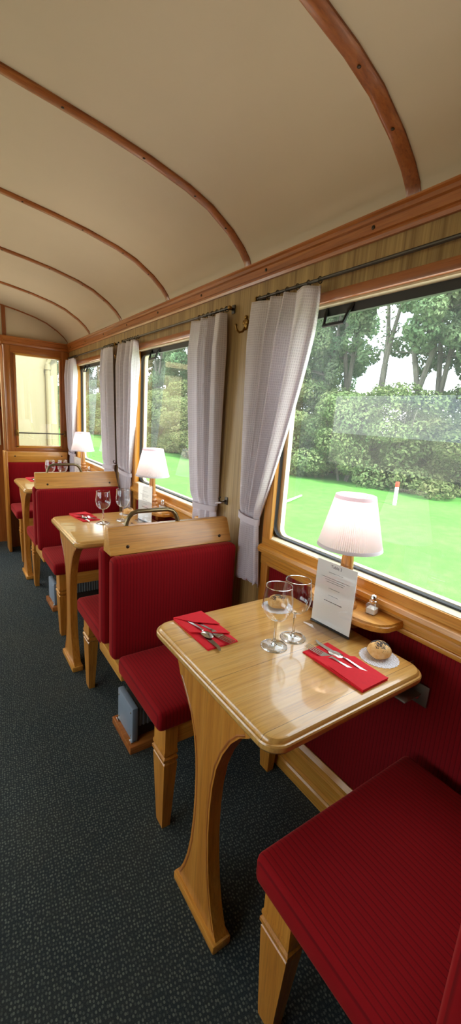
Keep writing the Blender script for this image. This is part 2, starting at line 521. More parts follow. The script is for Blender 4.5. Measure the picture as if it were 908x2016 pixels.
# ------------------------------------------------------------------ end partition
PF = 4.52
fr = bpy.data.objects.new('wall_front', None); COL.objects.link(fr); fr.location = (.8, PF, 0); struct(fr)
def pput(mb, name, mat, parent=None, ang=30):
    mb.v = [(p[0] - .8, p[1] - PF, p[2]) for p in mb.v]
    return mb.build(name, mat, parent or fr, ang=ang)
m = MB(); m.box(.515, 1.10, PF + .0, PF + .04, 0, .97); m.box(1.03, 1.10, PF, PF + .04, .97, 1.94); m.box(.515, .60, PF, PF + .04, .97, 1.94); m.box(.60, 1.03, PF, PF + .04, 1.868, 1.94); pput(m, 'panelling', DOAK[2])
m = MB(); m.box(1.012, 1.075, PF - .012, PF + .01, .97, 1.94, .004); pput(m, 'corner_stile', DOAK[2])
m = MB(); m.box(.515, .578, PF - .022, PF + .06, .95, 1.94, .02, 4); pput(m, 'corner_post', DOAK[2])
m = MB(); m.box(.57, 1.02, PF - .012, PF + .01, 1.862, 1.94, .004); pput(m, 'top_rail', DOAK[0])
m = MB(); m.box(.57, 1.02, PF - .010, PF + .01, .95, .998, .004); pput(m, 'lower_rail', DOAK[0])
m = MB()
prof = [(.0, 1.932), (-.022, 1.932), (-.026, 1.942), (-.026, 1.955), (-.034, 1.960), (-.036, 1.985), (-.044, 1.992), (-.044, 2.002), (0, 2.002)]
m.prism([(PF + p[0], p[1]) for p in prof], 0, .505, W)
pput(m, 'cornice', DOAK[0], ang=25)
m = MB()
m.prism([(.515 - (PF - .0 - y) * 0 - .01 + 0, z) for y, z in ((0, 0),)] * 0 or [(.500, 1.932), (.493, 1.95), (.488, 1.985), (.480, 2.002), (.52, 2.002), (.52, 1.932)], 1, PF - .04, 6.1)
pput(m, 'side_cornice', DOAK[1])
# gable above the cornice
m = MB()
xs = [x for x in CX if x <= W] 
low = [(x, 2.0) for x in (W, XL)]
m.prism([(x, zc(x)) for x in CX] + low, 1, PF + .005, PF + .05)
pput(m, 'gable_panel', CEIL)
m = MB(); m.box(.520, .552, PF - .006, PF + .01, 2.0, zc(.53) - .004, .003); pput(m, 'gable_post', ROAK[2])
o = rib(PF - .004, .012, 'trim_%d' % tn, .01); tn += 1
# window of the partition
wn = bpy.data.objects.new('window_%d' % WI[0], None); WI[0] += 1; COL.objects.link(wn); wn.location = (.8, PF, 1.0); struct(wn)
def wput(mb, name, mat, ang=30):
    mb.v = [(p[0] - .8, p[1] - PF, p[2] - 1.0) for p in mb.v]; return mb.build(name, mat, wn, ang=ang)
for a in ((.596, .618, .998, 1.866), (1.003, 1.022, .998, 1.866)):
    m = MB(); m.box(a[0], a[1], PF - .016, PF + .03, a[2], a[3], .004); wput(m, 'bead', DOAK[2])
for a in ((.596, 1.022, 1.85, 1.868), (.596, 1.022, .995, 1.017)):
    m = MB(); m.box(a[0], a[1], PF - .016, PF + .03, a[2], a[3], .004); wput(m, 'bead', OAK[0])
m = MB(); m.box(.61, 1.01, PF + .012, PF + .016, 1.01, 1.86); wput(m, 'pane', PANE)
# guard bar across that window
g = thing('guard_bar', 'thin dark metal bar across the end partition window', 'bar', (.82, PF - .03, 1.14))
MB().tube([(-.215, 0, 0), (.215, 0, 0)], .006, 10).build('rod', DARKROD, g)
for x in (-.215, .215):
    MB().box(x - .014, x + .014, .008, .018, -.03, .03, .003).box(x - .01, x + .01, -.01, .014, -.01, .01, .003).build('bracket', BRASS, g)
# side of the passage beyond the partition, its door, end wall
m = MB(); m.box(.515, .555, PF + .04, 6.1, 0, 2.0); struct(m.build('wall_passage', DOAK[2]))
struct(MB().box(XL, .555, 6.1, 6.16, 0, 2.33).build('wall_end', plain('pale_wall', S(196, 176, 128), .6)))
d = bpy.data.objects.new('door_1', None); COL.objects.link(d); d.location = (.0, 4.75, 0); struct(d)
def dput(mb, name, mat, par=None):
    mb.v = [(p[0], p[1] - 4.75, p[2]) for p in mb.v]; return mb.build(name, mat, par or d)
m = MB(); m.box(-.3, .51, 4.75, 4.79, 0, .95); m.box(-.3, -.2, 4.75, 4.79, .95, 1.95); m.box(.45, .51, 4.75, 4.79, .95, 1.95); m.box(-.2, .45, 4.75, 4.79, 1.86, 1.95)
dput(m, 'leaf', DOAK[2])
m = MB(); m.box(-.2, .45, 4.765, 4.77, .95, 1.86); dput(m, 'pane', PANE)
m = MB(); m.tube([(.49, 4.74, 1.36), (.49, 4.69, 1.36), (.40, 4.69, 1.36)], .009, 10); dput(m, 'door_handle', BLACKM)
m = MB(); m.box(.478, .488, 4.735, 4.752, 1.0, 1.6, .003); dput(m, 'cover_strip', IVORY)

# ------------------------------------------------------------------ bench seats
def rounded_cushion(x0, x1, y0, y1, z0, z1, bev=.02, crown=.006, axis=2):
    """soft box: subdivided, bevelled, slightly crowned along axis"""
    bm = bmesh.new()
    bmesh.ops.create_cube(bm, size=1.0)
    sx, sy, sz = x1 - x0, y1 - y0, z1 - z0
    for v in bm.verts: v.co = Vector((v.co.x * sx, v.co.y * sy, v.co.z * sz))
    bmesh.ops.bevel(bm, geom=list(bm.edges), offset=bev, segments=4, affect='EDGES', profile=.5)
    bmesh.ops.subdivide_edges(bm, edges=[e for e in bm.edges if e.calc_length() > .12], cuts=6, use_grid_fill=True)
    c = Vector(((x0 + x1) / 2, (y0 + y1) / 2, (z0 + z1) / 2))
    S3 = (sx, sy, sz)
    for v in bm.verts:
        k = 1.0
        for a in range(3):
            if a != axis: k *= max(0, 1 - (2 * v.co[a] / S3[a]) ** 2)
        v.co[axis] += math.copysign(crown * k, v.co[axis])
        v.co += c
    return MB().addbm(bm)

def leg_mb(x0, sx, y0, sy):
    """square leg: outer faces at x0 and y0, growing by sx / sy signs; carved neck, tapered foot"""
    rows = [(0, .034, .058, .004), (.02, .035, .060, .003), (.262, .048, .086, 0), (.270, .048, .086, .0), (.276, .040, .076, .006), (.284, .052, .094, -.003), (.294, .052, .094, -.003), (.300, .040, .078, .005), (.306, .050, .090, -.001), (.316, .050, .090, -.001), (.322, .045, .084, .002), (.425, .045, .084, .002)]
    rings = []
    for z, wx, wy, ins in rows:
        a, b = x0 + sx * ins, x0 + sx * (ins + wx)
        p, q = y0 + sy * ins, y0 + sy * (ins + wy)
        if z < .27:
            tt = (.262 - z) / .262 * .01
            p += sy * tt; a += sx * tt * .4
        rings.append([(a, p, z), (b, p, z), (b, q, z), (a, q, z)])
    return MB().loft(rings)

BX = .78
def bench(name, label, half=False):
    t = thing(name, label, 'bench seat', (BX, 0, 0), 0, 'double benches along the windows')
    def put(mb, nm, mat, par=None, ang=35):
        mb.v = [(p[0] - BX, p[1], p[2]) for p in mb.v]; return mb.build(nm, mat, par or t, ang=ang)
    sides = (-1,) if half else (-1, 1)
    for s in sides:
        y0, y1 = sorted((s * .108, s * .488))
        cu = put(rounded_cushion(.50, 1.062, y0, y1, .412, .486, .02, .006, 2), 'seat_cushion', CORDX)
        b0, b1 = sorted((s * .034, s * .098))
        if half: b0, b1 = -.075, -.012
        put(rounded_cushion(.487, 1.044, b0, b1, .452, .868, .022, .007, 1), 'backrest_cushion', CORDX)
        m = MB(); a, b = sorted((s * .445, s * .468)); m.box(.545, 1.05, a, b, .335, .415, .004); put(m, 'seat_rail', OAK[0])
        lg = leg_mb(.53, 1, s * .475, -s); put(lg, 'leg', OAK[2])
        lg = leg_mb(1.045, -1, s * .475, -s); put(lg, 'leg', OAK[2])
    m = MB(); m.box(.548, .570, -.44, (.0 if half else .44), .345, .413, .004); put(m, 'side_rail', OAK[1])
    if not half:
        m = MB(); m.box(.506, .550, -.135, .135, .385, .436, .004); put(m, 'centre_block', OAK[1])
    if not half:
        m = MB(); m.box(.535, 1.035, -.032, .032, .40, .872, .003); put(m, 'back_panel', OAK[2])
        m = MB()
        rings = []
        for z, hy, xa, xb in ((.866, .040, .4955, 1.044), (.868, .041, .495, 1.0445), (.966, .0165, .493, 1.033), (.970, .013, .4955, 1.0305)):
            rings.append([(xa, -hy, z), (xb, -hy, z), (xb, hy, z), (xa, hy, z)])
        hb = put(m.loft(rings), 'headboard', OAK[0])
        path = [(.570, 0, .966)]
        for x, z in ((.572, .982), (.580, 1.001), (.594, 1.016), (.615, 1.023), (.68, 1.0235), (.745, 1.023), (.768, 1.016), (.782, 1.001), (.791, .982), (.794, .966)):
            path.append((x, 0, z))
        put(MB().tube(path, .0088, 12), 'grab_handle', BRONZE)
        for s in (-1, 1):
            for x in (.565, .985):
                sc = math.atan2(.0245, .098)
                put(MB().ball((x, s * .0345, .894), .007, .004, .007, 8), 'bolt', BOLT)
    else:
        m = MB(); m.box(.493, 1.040, -.060, -.012, .866, .965, .004); put(m, 'headboard', OAK[0])
        for x in (.565, .985): put(MB().ball((x, -.061, .925), .007, .003, .007, 8), 'bolt', BOLT)
        m = MB(); m.box(.473, .497, -.115, .04, 0, .972, .004); put(m, 'end_board', OAK[2])
    return t
BY = [.05, 1.515, 2.99]
b0 = bench('bench_seat', 'red corduroy double bench in the near foreground, closest to the viewer')
b0.location = (BX, BY[0], 0)
dup(b0, (BX, BY[1], 0), label='red corduroy double bench with bronze handle just beyond the nearest table')
dup(b0, (BX, BY[2], 0), label='red corduroy double bench with bronze handle between the second and the farthest table')
eb = bench('bench_seat', 'single red corduroy bench against the end partition, with tall wooden end board', True)
eb.location = (BX, 4.475, 0); del eb['group']

# ------------------------------------------------------------------ tables
TX = .756
def rrect(hx, hy, r, z):
    pts = []
    for cx, cy, a0 in ((hx - r, hy - r, 0), (-hx + r, hy - r, 90), (-hx + r, -hy + r, 180), (hx - r, -hy + r, 270)):
        for j in range(9):
            a = R(a0 + 11.25 * j); pts.append((cx + r * math.cos(a), cy + r * math.sin(a), z))
    return pts
def make_table(label):
    t = thing('dining_table', label, 'table', (TX, .783, 0), 0, 'varnished oak tables by the windows')
    hx, hy = .2705, .2845
    UP = .025
    rings = []
    for z, ins in ((.724, .010), (.730, .003), (.736, 0), (.746, 0), (.7495, .002), (.750, .006), (.755, .0075), (.7585, .0105), (.760, .015)):
        rings.append(rrect(hx - ins, hy - ins, .045 - ins * .5, z + UP))
    MB().loft(rings).build('tabletop', TABLE, t, ang=28)
    L = [(.180, .749), (.150, .69), (.118, .655), (.082, .61), (.060, .56), (.046, .50), (.040, .44), (.038, .38), (.040, .30), (.048, .22), (.062, .15), (.082, .09), (.105, .042), (.112, .03)]
    Rr = [(-.205, .749), (-.168, .715), (-.140, .695), (-.108, .655), (-.078, .60), (-.056, .54), (-.044, .47), (-.039, .40), (-.040, .32), (-.047, .24), (-.058, .17), (-.076, .10), (-.098, .045), (-.108, .03)]
    yo = -.008
    x0 = .512 - TX
    poly = [(y + yo, z) for y, z in L] + [(y + yo, z) for y, z in Rr[::-1]]
    m = MB()
    # strips between left and right outline keep the concave shape clean
    n = len(L)
    vs = []
    for (a, z1), (b, z2) in zip(L, Rr):
        for x in (x0, x0 + .036): vs += [(x, a + yo, z1), (x, b + yo, z2)]
    fs = []
    for i in range(n - 1):
        p, q = i * 4, i * 4 + 4
        fs += [(p, p + 1, q + 1, q), (p + 2, p + 3, q + 3, q + 2), (p, p + 2, q + 2, q), (p + 1, p + 3, q + 3, q + 1)]
    fs += [(0, 1, 3, 2), tuple((n - 1) * 4 + i for i in (0, 1, 3, 2))]
    m.add(vs, fs)
    ped = m.build('pedestal', OAK[2], t, ang=40)
    for lst, s in ((Rr[1:-1], 1), (L[1:-1], -1)):
        MB().tube([(x0 + .003, y + yo + s * .009, z) for y, z in lst], .0045, 8).build('edge_bead', DOAK[2], ped)
    MB().box(x0 - .012, x0 + .046, -.115 + yo, .118 + yo, 0, .03, .006).build('foot', OAK[1], t)
    MB().box(x0 + .05, .262, yo - .02, yo + .02, .719, .749, .003).build('support_rail', OAK[0], t)
    # steel wall bracket
    br = MB()
    wx = W - TX - .004
    br.box(wx - .004, wx, -.262, -.17, .628, .692, .001)
    br.box(wx - .085, wx - .002, -.205, -.201, .665, .749, .001)
    br.box(wx - .085, wx, -.242, -.18, .660, .664, .001)
    br.build('wall_bracket', STEELB, t)
    kb = MB(); kb.ball((wx - .012, -.235, .655), .010, .008, .008, 8); kb.build('bracket_screw', STEEL, t)
    return t
TY = [.783, 2.225, 3.69]
tb = make_table('varnished oak dining table nearest the viewer, set with two red napkins')
tb.location = (TX, TY[0], 0)
dup(tb, (TX, TY[1], 0), label='varnished oak dining table second from the viewer, behind the bench with the handle')
dup(tb, (TX, TY[2], 0), label='varnished oak dining table farthest away, before the end partition')

# ------------------------------------------------------------------ lamp shelves, lamps, shakers
WHERE = ['on the shelf above the nearest table', 'above the second table', 'above the farthest table']
SY = [.785, 2.265, 3.80]
def make_shelf(label):
    t = thing('wall_shelf', label, 'shelf', (W - .012, 0, .827), 0, 'lamp shelves under the windows')
    def outline(ins, z):
        hw, d = .158, .125
        pts = [(0, -hw + ins, z), (0, hw - ins, z), (-.028, hw - ins, z)]
        for j in range(25):                       # bowed front between two short straight ends
            a = PI * j / 24
            y = (hw - ins) * math.cos(a)
            pts.append((-.030 - (d - .030 - ins) * max(0, math.sin(a)) ** .62, y, z))
        pts.append((-.028, -hw + ins, z))
        return pts
    MB().loft([outline(.004, 0), outline(0, .004), outline(0, .017), outline(.003, .019), outline(.004, .025)]).build('board', OAK[1], t, ang=28)
    MB().box(-.045, 0, -.02, .02, -.055, 0, .004).build('bracket', OAK[2], t)
    return t
sh = make_shelf('small rounded oak shelf under the near window, holding lamp and salt shaker'); sh.location.y = SY[0]
for i, lb in ((1, 'small rounded oak shelf under the middle window, holding lamp and shaker'), (2, 'small rounded oak shelf under the far window, beside the end partition')):
    dup(sh, (W - .012, SY[i], .827), label=lb)

def make_lamp(label):
    t = thing('table_lamp', label, 'lamp', (0, 0, 0), 0, 'pleated table lamps')
    MB().lathe([(0, 0), (.044, 0), (.046, .003), (.046, .009), (.043, .013), (.040, .014), (.038, .017), (.038, .026), (.036, .030), (.026, .033), (.024, .038), (.031, .043), (.033, .049), (.030, .055), (.022, .059), (.021, .064), (.027, .069), (.028, .076), (.025, .081), (.020, .084), (.0205, .10), (.0185, .15), (.0155, .195), (.012, .198), (0, .199)], 36).build('base', wood('turned_oak', S(150, 92, 36), S(190, 126, 58), S(206, 146, 78), 2, .3, .4), t, ang=40)
    MB().lathe([(0, .196), (.009, .197), (.009, .232), (.012, .234), (.012, .250), (0, .251)], 16).build('socket', TRIMW, t)
    bu = NT('glowing_bulb'); bm_ = bu.surf(bu.n('ShaderNodeEmission', {'Color': (1, .72, .5, 1), 'Strength': 9.0}).outputs[0])
    MB().ball((0, 0, .278), .022, .022, .028, 10).build('bulb', bm_, t)
    # pleated shade
    n = 96 * 4
    zt, zb, rt, rb = .350, .190, .0575, .0965
    rings = []
    for k in range(9):
        f = k / 8
        z = zb + (zt - zb) * f; r = rb + (rt - rb) * f
        ring = []
        for j in range(n):
            ph = j / 4 * 2 * PI
            d = .0019 * math.cos(ph)
            a = 2 * PI * j / n
            ring.append(((r + d) * math.cos(a), (r + d) * math.sin(a), z))
        rings.append(ring)
    sd = MB().loft(rings, True, False).build('shade', SHADE, t, ang=80)
    for z, r, h in ((zb, rb, .010), (zt - .010, rt + .0022, .011)):
        sl = (rb - rt) / (zt - zb)
        MB().lathe([(r + .0016, z), (r + .0026, z), (r + .0026 - sl * h, z + h), (r + .0014 - sl * h, z + h), (r + .0016, z)], 64).build('trim_tape', SHADE, sd)
    m = MB()
    for a in (0, 120, 240):
        m.tube([(.012 * math.cos(R(a)), .012 * math.sin(R(a)), .240), (.054 * math.cos(R(a)), .054 * math.sin(R(a)), .345)], .0012, 6)
    m.build('shade_holder', STEEL, t)
    return t
LP = [(1.012, .797), (1.015, 2.275), (1.022, 3.79)]
lamp = make_lamp('table lamp with white pleated shade on the shelf by the nearest table')
lamp.location = (*LP[0], .852)
lamps = [lamp, dup(lamp, (*LP[1], .852), label='table lamp with white pleated shade on the shelf by the second table'),
         dup(lamp, (*LP[2], .852), label='smallest-looking white table lamp, by the far window next to the partition')]
def make_shaker(label):
    t = thing('salt_shaker', label, 'shaker', (0, 0, 0), R(12), 'glass shakers with steel caps')
    m = MB()
    rings = [rrect(.0155, .0155, .004, 0), rrect(.017, .017, .004, .002), rrect(.0165, .0165, .004, .028), rrect(.013, .013, .005, .033), rrect(.010, .010, .008, .036)]
    m.loft(rings).build('jar', WINEG, t)
    MB().loft([rrect(.0135, .0135, .003, .002), rrect(.0135, .0135, .003, .018)]).build('salt', SALT, t)
    MB().lathe([(.0105, .034), (.0115, .036), (.0115, .041), (.0095, .043), (.0108, .046), (.0105, .052), (.007, .058), (0, .0605)], 20).build('cap', STEEL, t)
    return t
sk = make_shaker('square glass salt shaker with steel cap on the near lamp shelf'); sk.location = (1.045, .709, .852)
dup(sk, (1.05, 2.20, .852), label='square glass salt shaker beside the lamp at the second table')
dup(sk, (1.055, 3.72, .852), label='square glass salt shaker beside the lamp at the farthest table')

# ------------------------------------------------------------------ things on the tables
TZ = .785
Q = .961
def make_glass(label):
    t = thing('wine_glass', label, 'wine glass', (0, 0, 0), 0, 'empty wine glasses')
    ro = [(.0045, .082), (.012, .0835), (.024, .089), (.034, .099), (.041, .114), (.0437, .130), (.0428, .148), (.040, .168), (.0375, .187)]
    MB().lathe(ro, 40).build('bowl', WINEG, t, ang=80)
    MB().lathe([(r - .0012, z) for r, z in [(.0375, .1872)] ] + [(.0385, .1872), (.0387, .1884), (.0374, .1888), (.0363, .1872)], 40).build('rim', SOLIDG, t)
    MB().lathe([(0, .0822), (.0052, .0822), (.0042, .074), (.0036, .05), (.0038, .02), (.006, .010), (.009, .0065), (0, .006)], 20).build('stem', SOLIDG, t, ang=80)
    MB().lathe([(0, .0062), (.010, .0060), (.026, .0036), (.0375, .0022), (.0385, .0012), (.0375, .0002), (0, 0)], 40).build('foot', WINEG, t, ang=60)
    MB().lathe([(.0370, .0016), (.0385, .0024), (.0392, .0014), (.0385, .0004), (.0370, .0016)], 40).build('foot_edge', SOLIDG, t, ang=80)
    return t
gl = make_glass('empty wine glass on the nearest table, nearer the aisle'); gl.location = (.762 * Q, .822 * Q, TZ); gl.scale = (.965,) * 3
for p, lb in (((.846, .832), 'empty wine glass on the nearest table, nearer the menu stand'),
              ((.744, 2.348), 'empty wine glass on the second table, nearer the aisle'),
              ((.872, 2.375), 'empty wine glass on the second table, beside the bread roll'),
              ((.765, 3.87), 'empty wine glass on the farthest table, nearer the aisle'),
              ((.868, 3.87), 'empty wine glass on the farthest table, nearer the lamp')):
    dup(gl, (p[0] * Q, p[1] * Q, TZ), label=lb)

NW, NL = .101, .202
def make_napkin(label):
    """folded pocket napkin, open end at +y; origin at its centre"""
    t = thing('napkin', label, 'napkin', (0, 0, 0), 0, 'folded red napkins')
    w, l = NW / 2, NL / 2
    m = MB()
    m.box(-w, w, -l, l, 0, .0022, .0009); m.box(-w + .001, w - .001, -l + .001, l - .002, .0022, .0042, .0009)
    m.build('folded_base', NAPKIN, t)
    def flap(poly, za, zb, th=.0022):
        m = MB()
        n = len(poly)
        vs = [(x, y, za + (zb - za) * f) for x, y, f in poly] + [(x, y, za + (zb - za) * f + th) for x, y, f in poly]
        fs = [tuple(range(n - 1, -1, -1)), tuple(range(n, 2 * n))] + [(i, (i + 1) % n, n + (i + 1) % n, n + i) for i in range(n)]
        return m.add(vs, fs)
    flap([(-w, -l, 0), (w, -l, 0), (w, -l + .52 * NL, .9), (0, -l + .68 * NL, 1), (-w, -l + .80 * NL, .6)], .0042, .0085).build('pocket_flap', NAPKIN, t, smooth=False)
    flap([(-w, -l, 0), (w, -l, 0), (-w + .6 * NW, -l + .30 * NL, .8), (-w, -l + .54 * NL, 1)], .0064, .0108, .0016).build('corner_fold', NAPKIN, t, smooth=False)
    return t
def blade(pts, z0, z1):   # flat outline given as (x_left, x_right, y, z)
    rings = [[(a, y, z + z0), (b, y, z + z0), (b, y, z + z1), (a, y, z + z1)] for a, b, y, z in pts]
    return MB().loft(rings)
def make_knife(label):
    t = thing('table_knife', label, 'knife', (0, 0, 0), 0, 'steel knives')
    blade([(-.003, .003, .0, 0), (-.0105, .001, -.018, 0), (-.0105, .004, -.06, 0), (-.008, .005, -.095, 0), (-.005, .005, -.10, 0)], 0, .0014).build('blade', STEEL, t, ang=50)
    blade([(-.005, .005, -.10, 0), (-.006, .006, -.115, 0), (-.007, .007, -.19, 0), (-.006, .006, -.20, 0)], 0, .0024).build('handle', STEEL, t, ang=50)
    return t
def make_fork(label):
    t = thing('table_fork', label, 'fork', (0, 0, 0), 0, 'steel forks')
    for i in range(4):
        x = -.0098 + i * .0065
        blade([(x - .0009, x + .0009, 0, .006), (x - .0014, x + .0014, -.02, .003), (x - .0016, x + .0016, -.05, .0015)], 0, .0014).build('tine', STEEL, t)
    blade([(-.0118, .0118, -.05, .0015), (-.0122, .0122, -.058, .001), (-.010, .010, -.070, .002), (-.004, .004, -.085, .006), (-.003, .003, -.10, .004), (-.005, .005, -.15, .001), (-.007, .007, -.19, .001)], 0, .0016).build('handle', STEEL, t, ang=60)
    return t
def make_spoon(label):
    t = thing('dessert_spoon', label, 'spoon', (0, 0, 0), 0, 'steel spoons')
    m = MB()
    n = 20; rings = []
    for k in range(6):
        f = k / 5
        rings.append([(.015 * f * math.cos(2 * PI * j / n), -.024 + .024 * f * math.sin(2 * PI * j / n), .0045 + .0035 * (1 - f * f)) for j in range(n)])
    for k in range(6):
        f = 1 - k / 5
        rings.append([(.0146 * f * math.cos(2 * PI * j / n), -.024 + .0236 * f * math.sin(2 * PI * j / n), .0036 + .0035 * (1 - f * f)) for j in range(n)])
    m.loft(rings, True, True).build('bowl', STEEL, t, ang=80)
    blade([(-.003, .003, -.046, .006), (-.0025, .0025, -.06, .007), (-.004, .004, -.10, .003), (-.005, .005, -.14, .001)], 0, .0016).build('handle', STEEL, t)
    return t
nap = make_napkin('folded red napkin beside the bread roll on the nearest table, cutlery pointing to the partition'); kn = make_knife('x'); fk = make_fork('x'); sp = make_spoon('x')
def setting(cx, cy, rz, first, labels):
    cx *= Q; cy *= Q
    def at(x, y): 
        return (cx + x * math.cos(rz) - y * math.sin(rz), cy + x * math.sin(rz) + y * math.cos(rz))
    spec = [(nap, 0, 0, 0, 0, labels[0]), (kn, .026, NL / 2 + .022, -3, .0048, labels[1]), (fk, -.024, NL / 2 + .010, 9, .0048, labels[2]), (sp, .012, NL / 2 - .040, 4, .0050, labels[3])]
    for src, x, y, a, z, lb in spec:
        p = at(x, y)
        if first:
            src.location = (*p, TZ + z); src.rotation_euler = (0, 0, rz + R(a)); src['label'] = lb
        else: dup(src, (*p, TZ + z), rz + R(a), lb)
setting(.868, .652, R(1), True, ['folded red napkin beside the bread roll on the nearest table',
    'steel knife in the red napkin beside the bread roll, nearest table',
    'steel fork in the red napkin beside the bread roll, nearest table',
    'steel spoon in the red napkin beside the bread roll, nearest table'])
setting(.628, .995, R(180 + 1), False, ['folded red napkin by the aisle at the far edge of the nearest table',
    'steel knife sticking out of the red aisle-side napkin on the nearest table',
    'steel fork in the red aisle-side napkin on the nearest table',
    'steel spoon in the red aisle-side napkin on the nearest table'])
setting(.685, 2.520, R(180 + 8), False, ['folded red napkin by the aisle at the far edge of the second table',
    'steel knife in the red aisle-side napkin on the second table',
    'steel fork in the red aisle-side napkin on the second table',
    'steel spoon in the red aisle-side napkin on the second table'])
setting(.868, 2.155, R(1), False, ['folded red napkin behind the headboard handle on the second table',
    'steel knife in the red napkin behind the headboard handle, second table',
    'steel fork in the red napkin behind the headboard handle, second table',
    'steel spoon in the red napkin behind the headboard handle, second table'])
setting(.66, 4.01, R(180 + 3), False, ['folded red napkin by the aisle on the farthest table',
    'steel knife in the red napkin on the farthest table',
    'steel fork in the red napkin on the farthest table',
    'steel spoon in the red napkin on the farthest table'])

def make_doily(label):
    m = MB()
    n = 160; top = []; 
    for j in range(n):
        a = 2 * PI * j / n
        r = .0515 + .0022 * abs(math.sin(a * 12))
        top.append((r * math.cos(a), r * math.sin(a)))
    m.prism(top, 2, 0, .0009)
    return tag(m.build('doily', DOILY, None), label, 'doily', 'lace paper doilies')
def make_roll(label, seed, seeds=True):
    rnd = random.Random(seed)
    t = thing('bread_roll', label, 'bread roll', (0, 0, 0), 0, 'small bread rolls')
    m = MB(); n = 20; rings = []
    for i in range(n + 1):
        th = PI * i / n
        ring = []
        for j in range(2 * n):
            a = PI * j / n
            r = math.sin(th) ** .8 if 0 < i < n else .001
            w = 1 + .035 * math.sin(2 * a + 1.0) + .02 * math.sin(5 * a + 3 * th)
            z = -math.cos(th)
            z = z * .026 if z > 0 else z * .014
            ring.append((.0335 * r * w * math.cos(a), .0335 * r * w * math.sin(a), z + .0135 + .002 * math.sin(3 * a) * math.sin(th)))
        rings.append(ring)
    m.loft(rings).build('crust', BREAD, t, ang=80)
    m = MB()
    for i in range(330):
        a = rnd.uniform(0, 2 * PI); q = math.sqrt(rnd.random()) * (.024 if i < 280 else .031)
        x, y = q * math.cos(a), q * math.sin(a)
        rr_ = q / .0335
        z = .0135 + .026 * max(0, 1 - rr_ ** 2.5) ** .625 + .0004
        s = rnd.uniform(.0008, .0015)
        m.ball((x, y, z), s * 1.4, s, s * .8, 3)
    o = m.build('poppy_seeds', SEED, t); o['kind'] = 'stuff'
    return t
RP = [(.995, .630), (.944, 1.020), (.962, 2.52)]
do = make_doily('round lace doily under the bread roll at the near edge of the nearest table'); RP = [(a * Q, b * Q) for a, b in RP]; do.location = (*RP[0], TZ)
for p, lb in ((RP[1], 'round lace doily seen through the wine glass on the nearest table'), (RP[2], 'round lace doily under the bread roll on the second table')):
    dup(do, (*p, TZ), label=lb)
ro = make_roll('poppy seed bread roll on a doily at the near edge of the nearest table', 4); ro.location = (RP[0][0] + .006, RP[0][1] + .006, TZ + .001)
dup(ro, (*RP[1], TZ + .001), R(80), 'bread roll seen through the wine glass on the nearest table')
dup(ro, (*RP[2], TZ + .001), R(200), 'bread roll on a doily on the second table, behind the wine glass')

# menu stand: clear T-shaped holder with a printed sheet facing the aisle
def make_menu(label):
    t = thing('menu_stand', label, 'menu stand', (0, 0, 0), 0, 'acrylic menu stands')
    h, w = .222, .149
    MB().box(-.040, .040, -w / 2, w / 2, 0, .0025, .0008).build('base_plate', ACRYL, t)
    ho = MB().box(-.0030, -.0014, -w / 2, w / 2, .0025, h).box(.0014, .0030, -w / 2, w / 2, .0025, h).build('sheet_holder', ACRYL, t)
    MB().box(-.0030, .0030, -w / 2, w / 2, .0022, .0062).build('lower_edge', plain('acrylic_edge', S(70, 66, 64), .2), t)
    sh = MB().box(-.0008, .0008, -w / 2 + .002, w / 2 - .002, .008, .008 + .204).build('printed_sheet', PAPER, t)
    cu = bpy.data.curves.new('heading', 'FONT'); cu.body = 'Table 3'; cu.size = .0135; cu.align_x = 'CENTER'
    tmp = bpy.data.objects.new('tmp', cu); COL.objects.link(tmp)
    bpy.context.view_layer.update()
    me = bpy.data.meshes.new_from_object(tmp.evaluated_get(bpy.context.evaluated_depsgraph_get()))
    bpy.data.objects.remove(tmp)
    me.materials.clear(); me.materials.append(INKD)
    o = bpy.data.objects.new('heading', me); COL.objects.link(o); o.parent = sh
    o.rotation_euler = (R(90), 0, R(-90)); o.location = (-.0011, 0, .196)
    rnd = random.Random(2)
    def line(z, wid, hgt, mat, name):
        m = MB(); y = -wid / 2
        while y < wid / 2:
            l = rnd.uniform(.0025, .009)
            e = min(y + l, wid / 2)
            m.box(-.0011, -.0009, y, e, z - hgt / 2, z + hgt / 2)
            y = e + .0016
        m.build(name, mat, sh)
    for z, wid in ((.180, .052), (.162, .104), (.1555, .072), (.149, .064), (.130, .040), (.108, .036)):
        line(z, wid, .0013, INK, 'printed_line')
    line(.088, .068, .0026, INKD, 'bold_line')
    return t
mn = make_menu('clear acrylic menu stand with printed sheet headed Table 3 on the nearest table')
mn.location = (.951, .784, TZ); mn.rotation_euler = (0, 0, R(4))
def dupmenu(p, rz, lb):
    r = dup(mn, p, rz, lb)
    for ch in r.children_recursive:                      # the heading is only legible on the nearest stand
        if ch.name.startswith('heading'): bpy.data.objects.remove(ch)
    return r
dupmenu((.941, 2.205, TZ), R(8), 'acrylic menu stand with printed sheet on the second table')
dupmenu((.945, 3.67, TZ), R(5), 'acrylic menu stand with printed sheet on the farthest table')

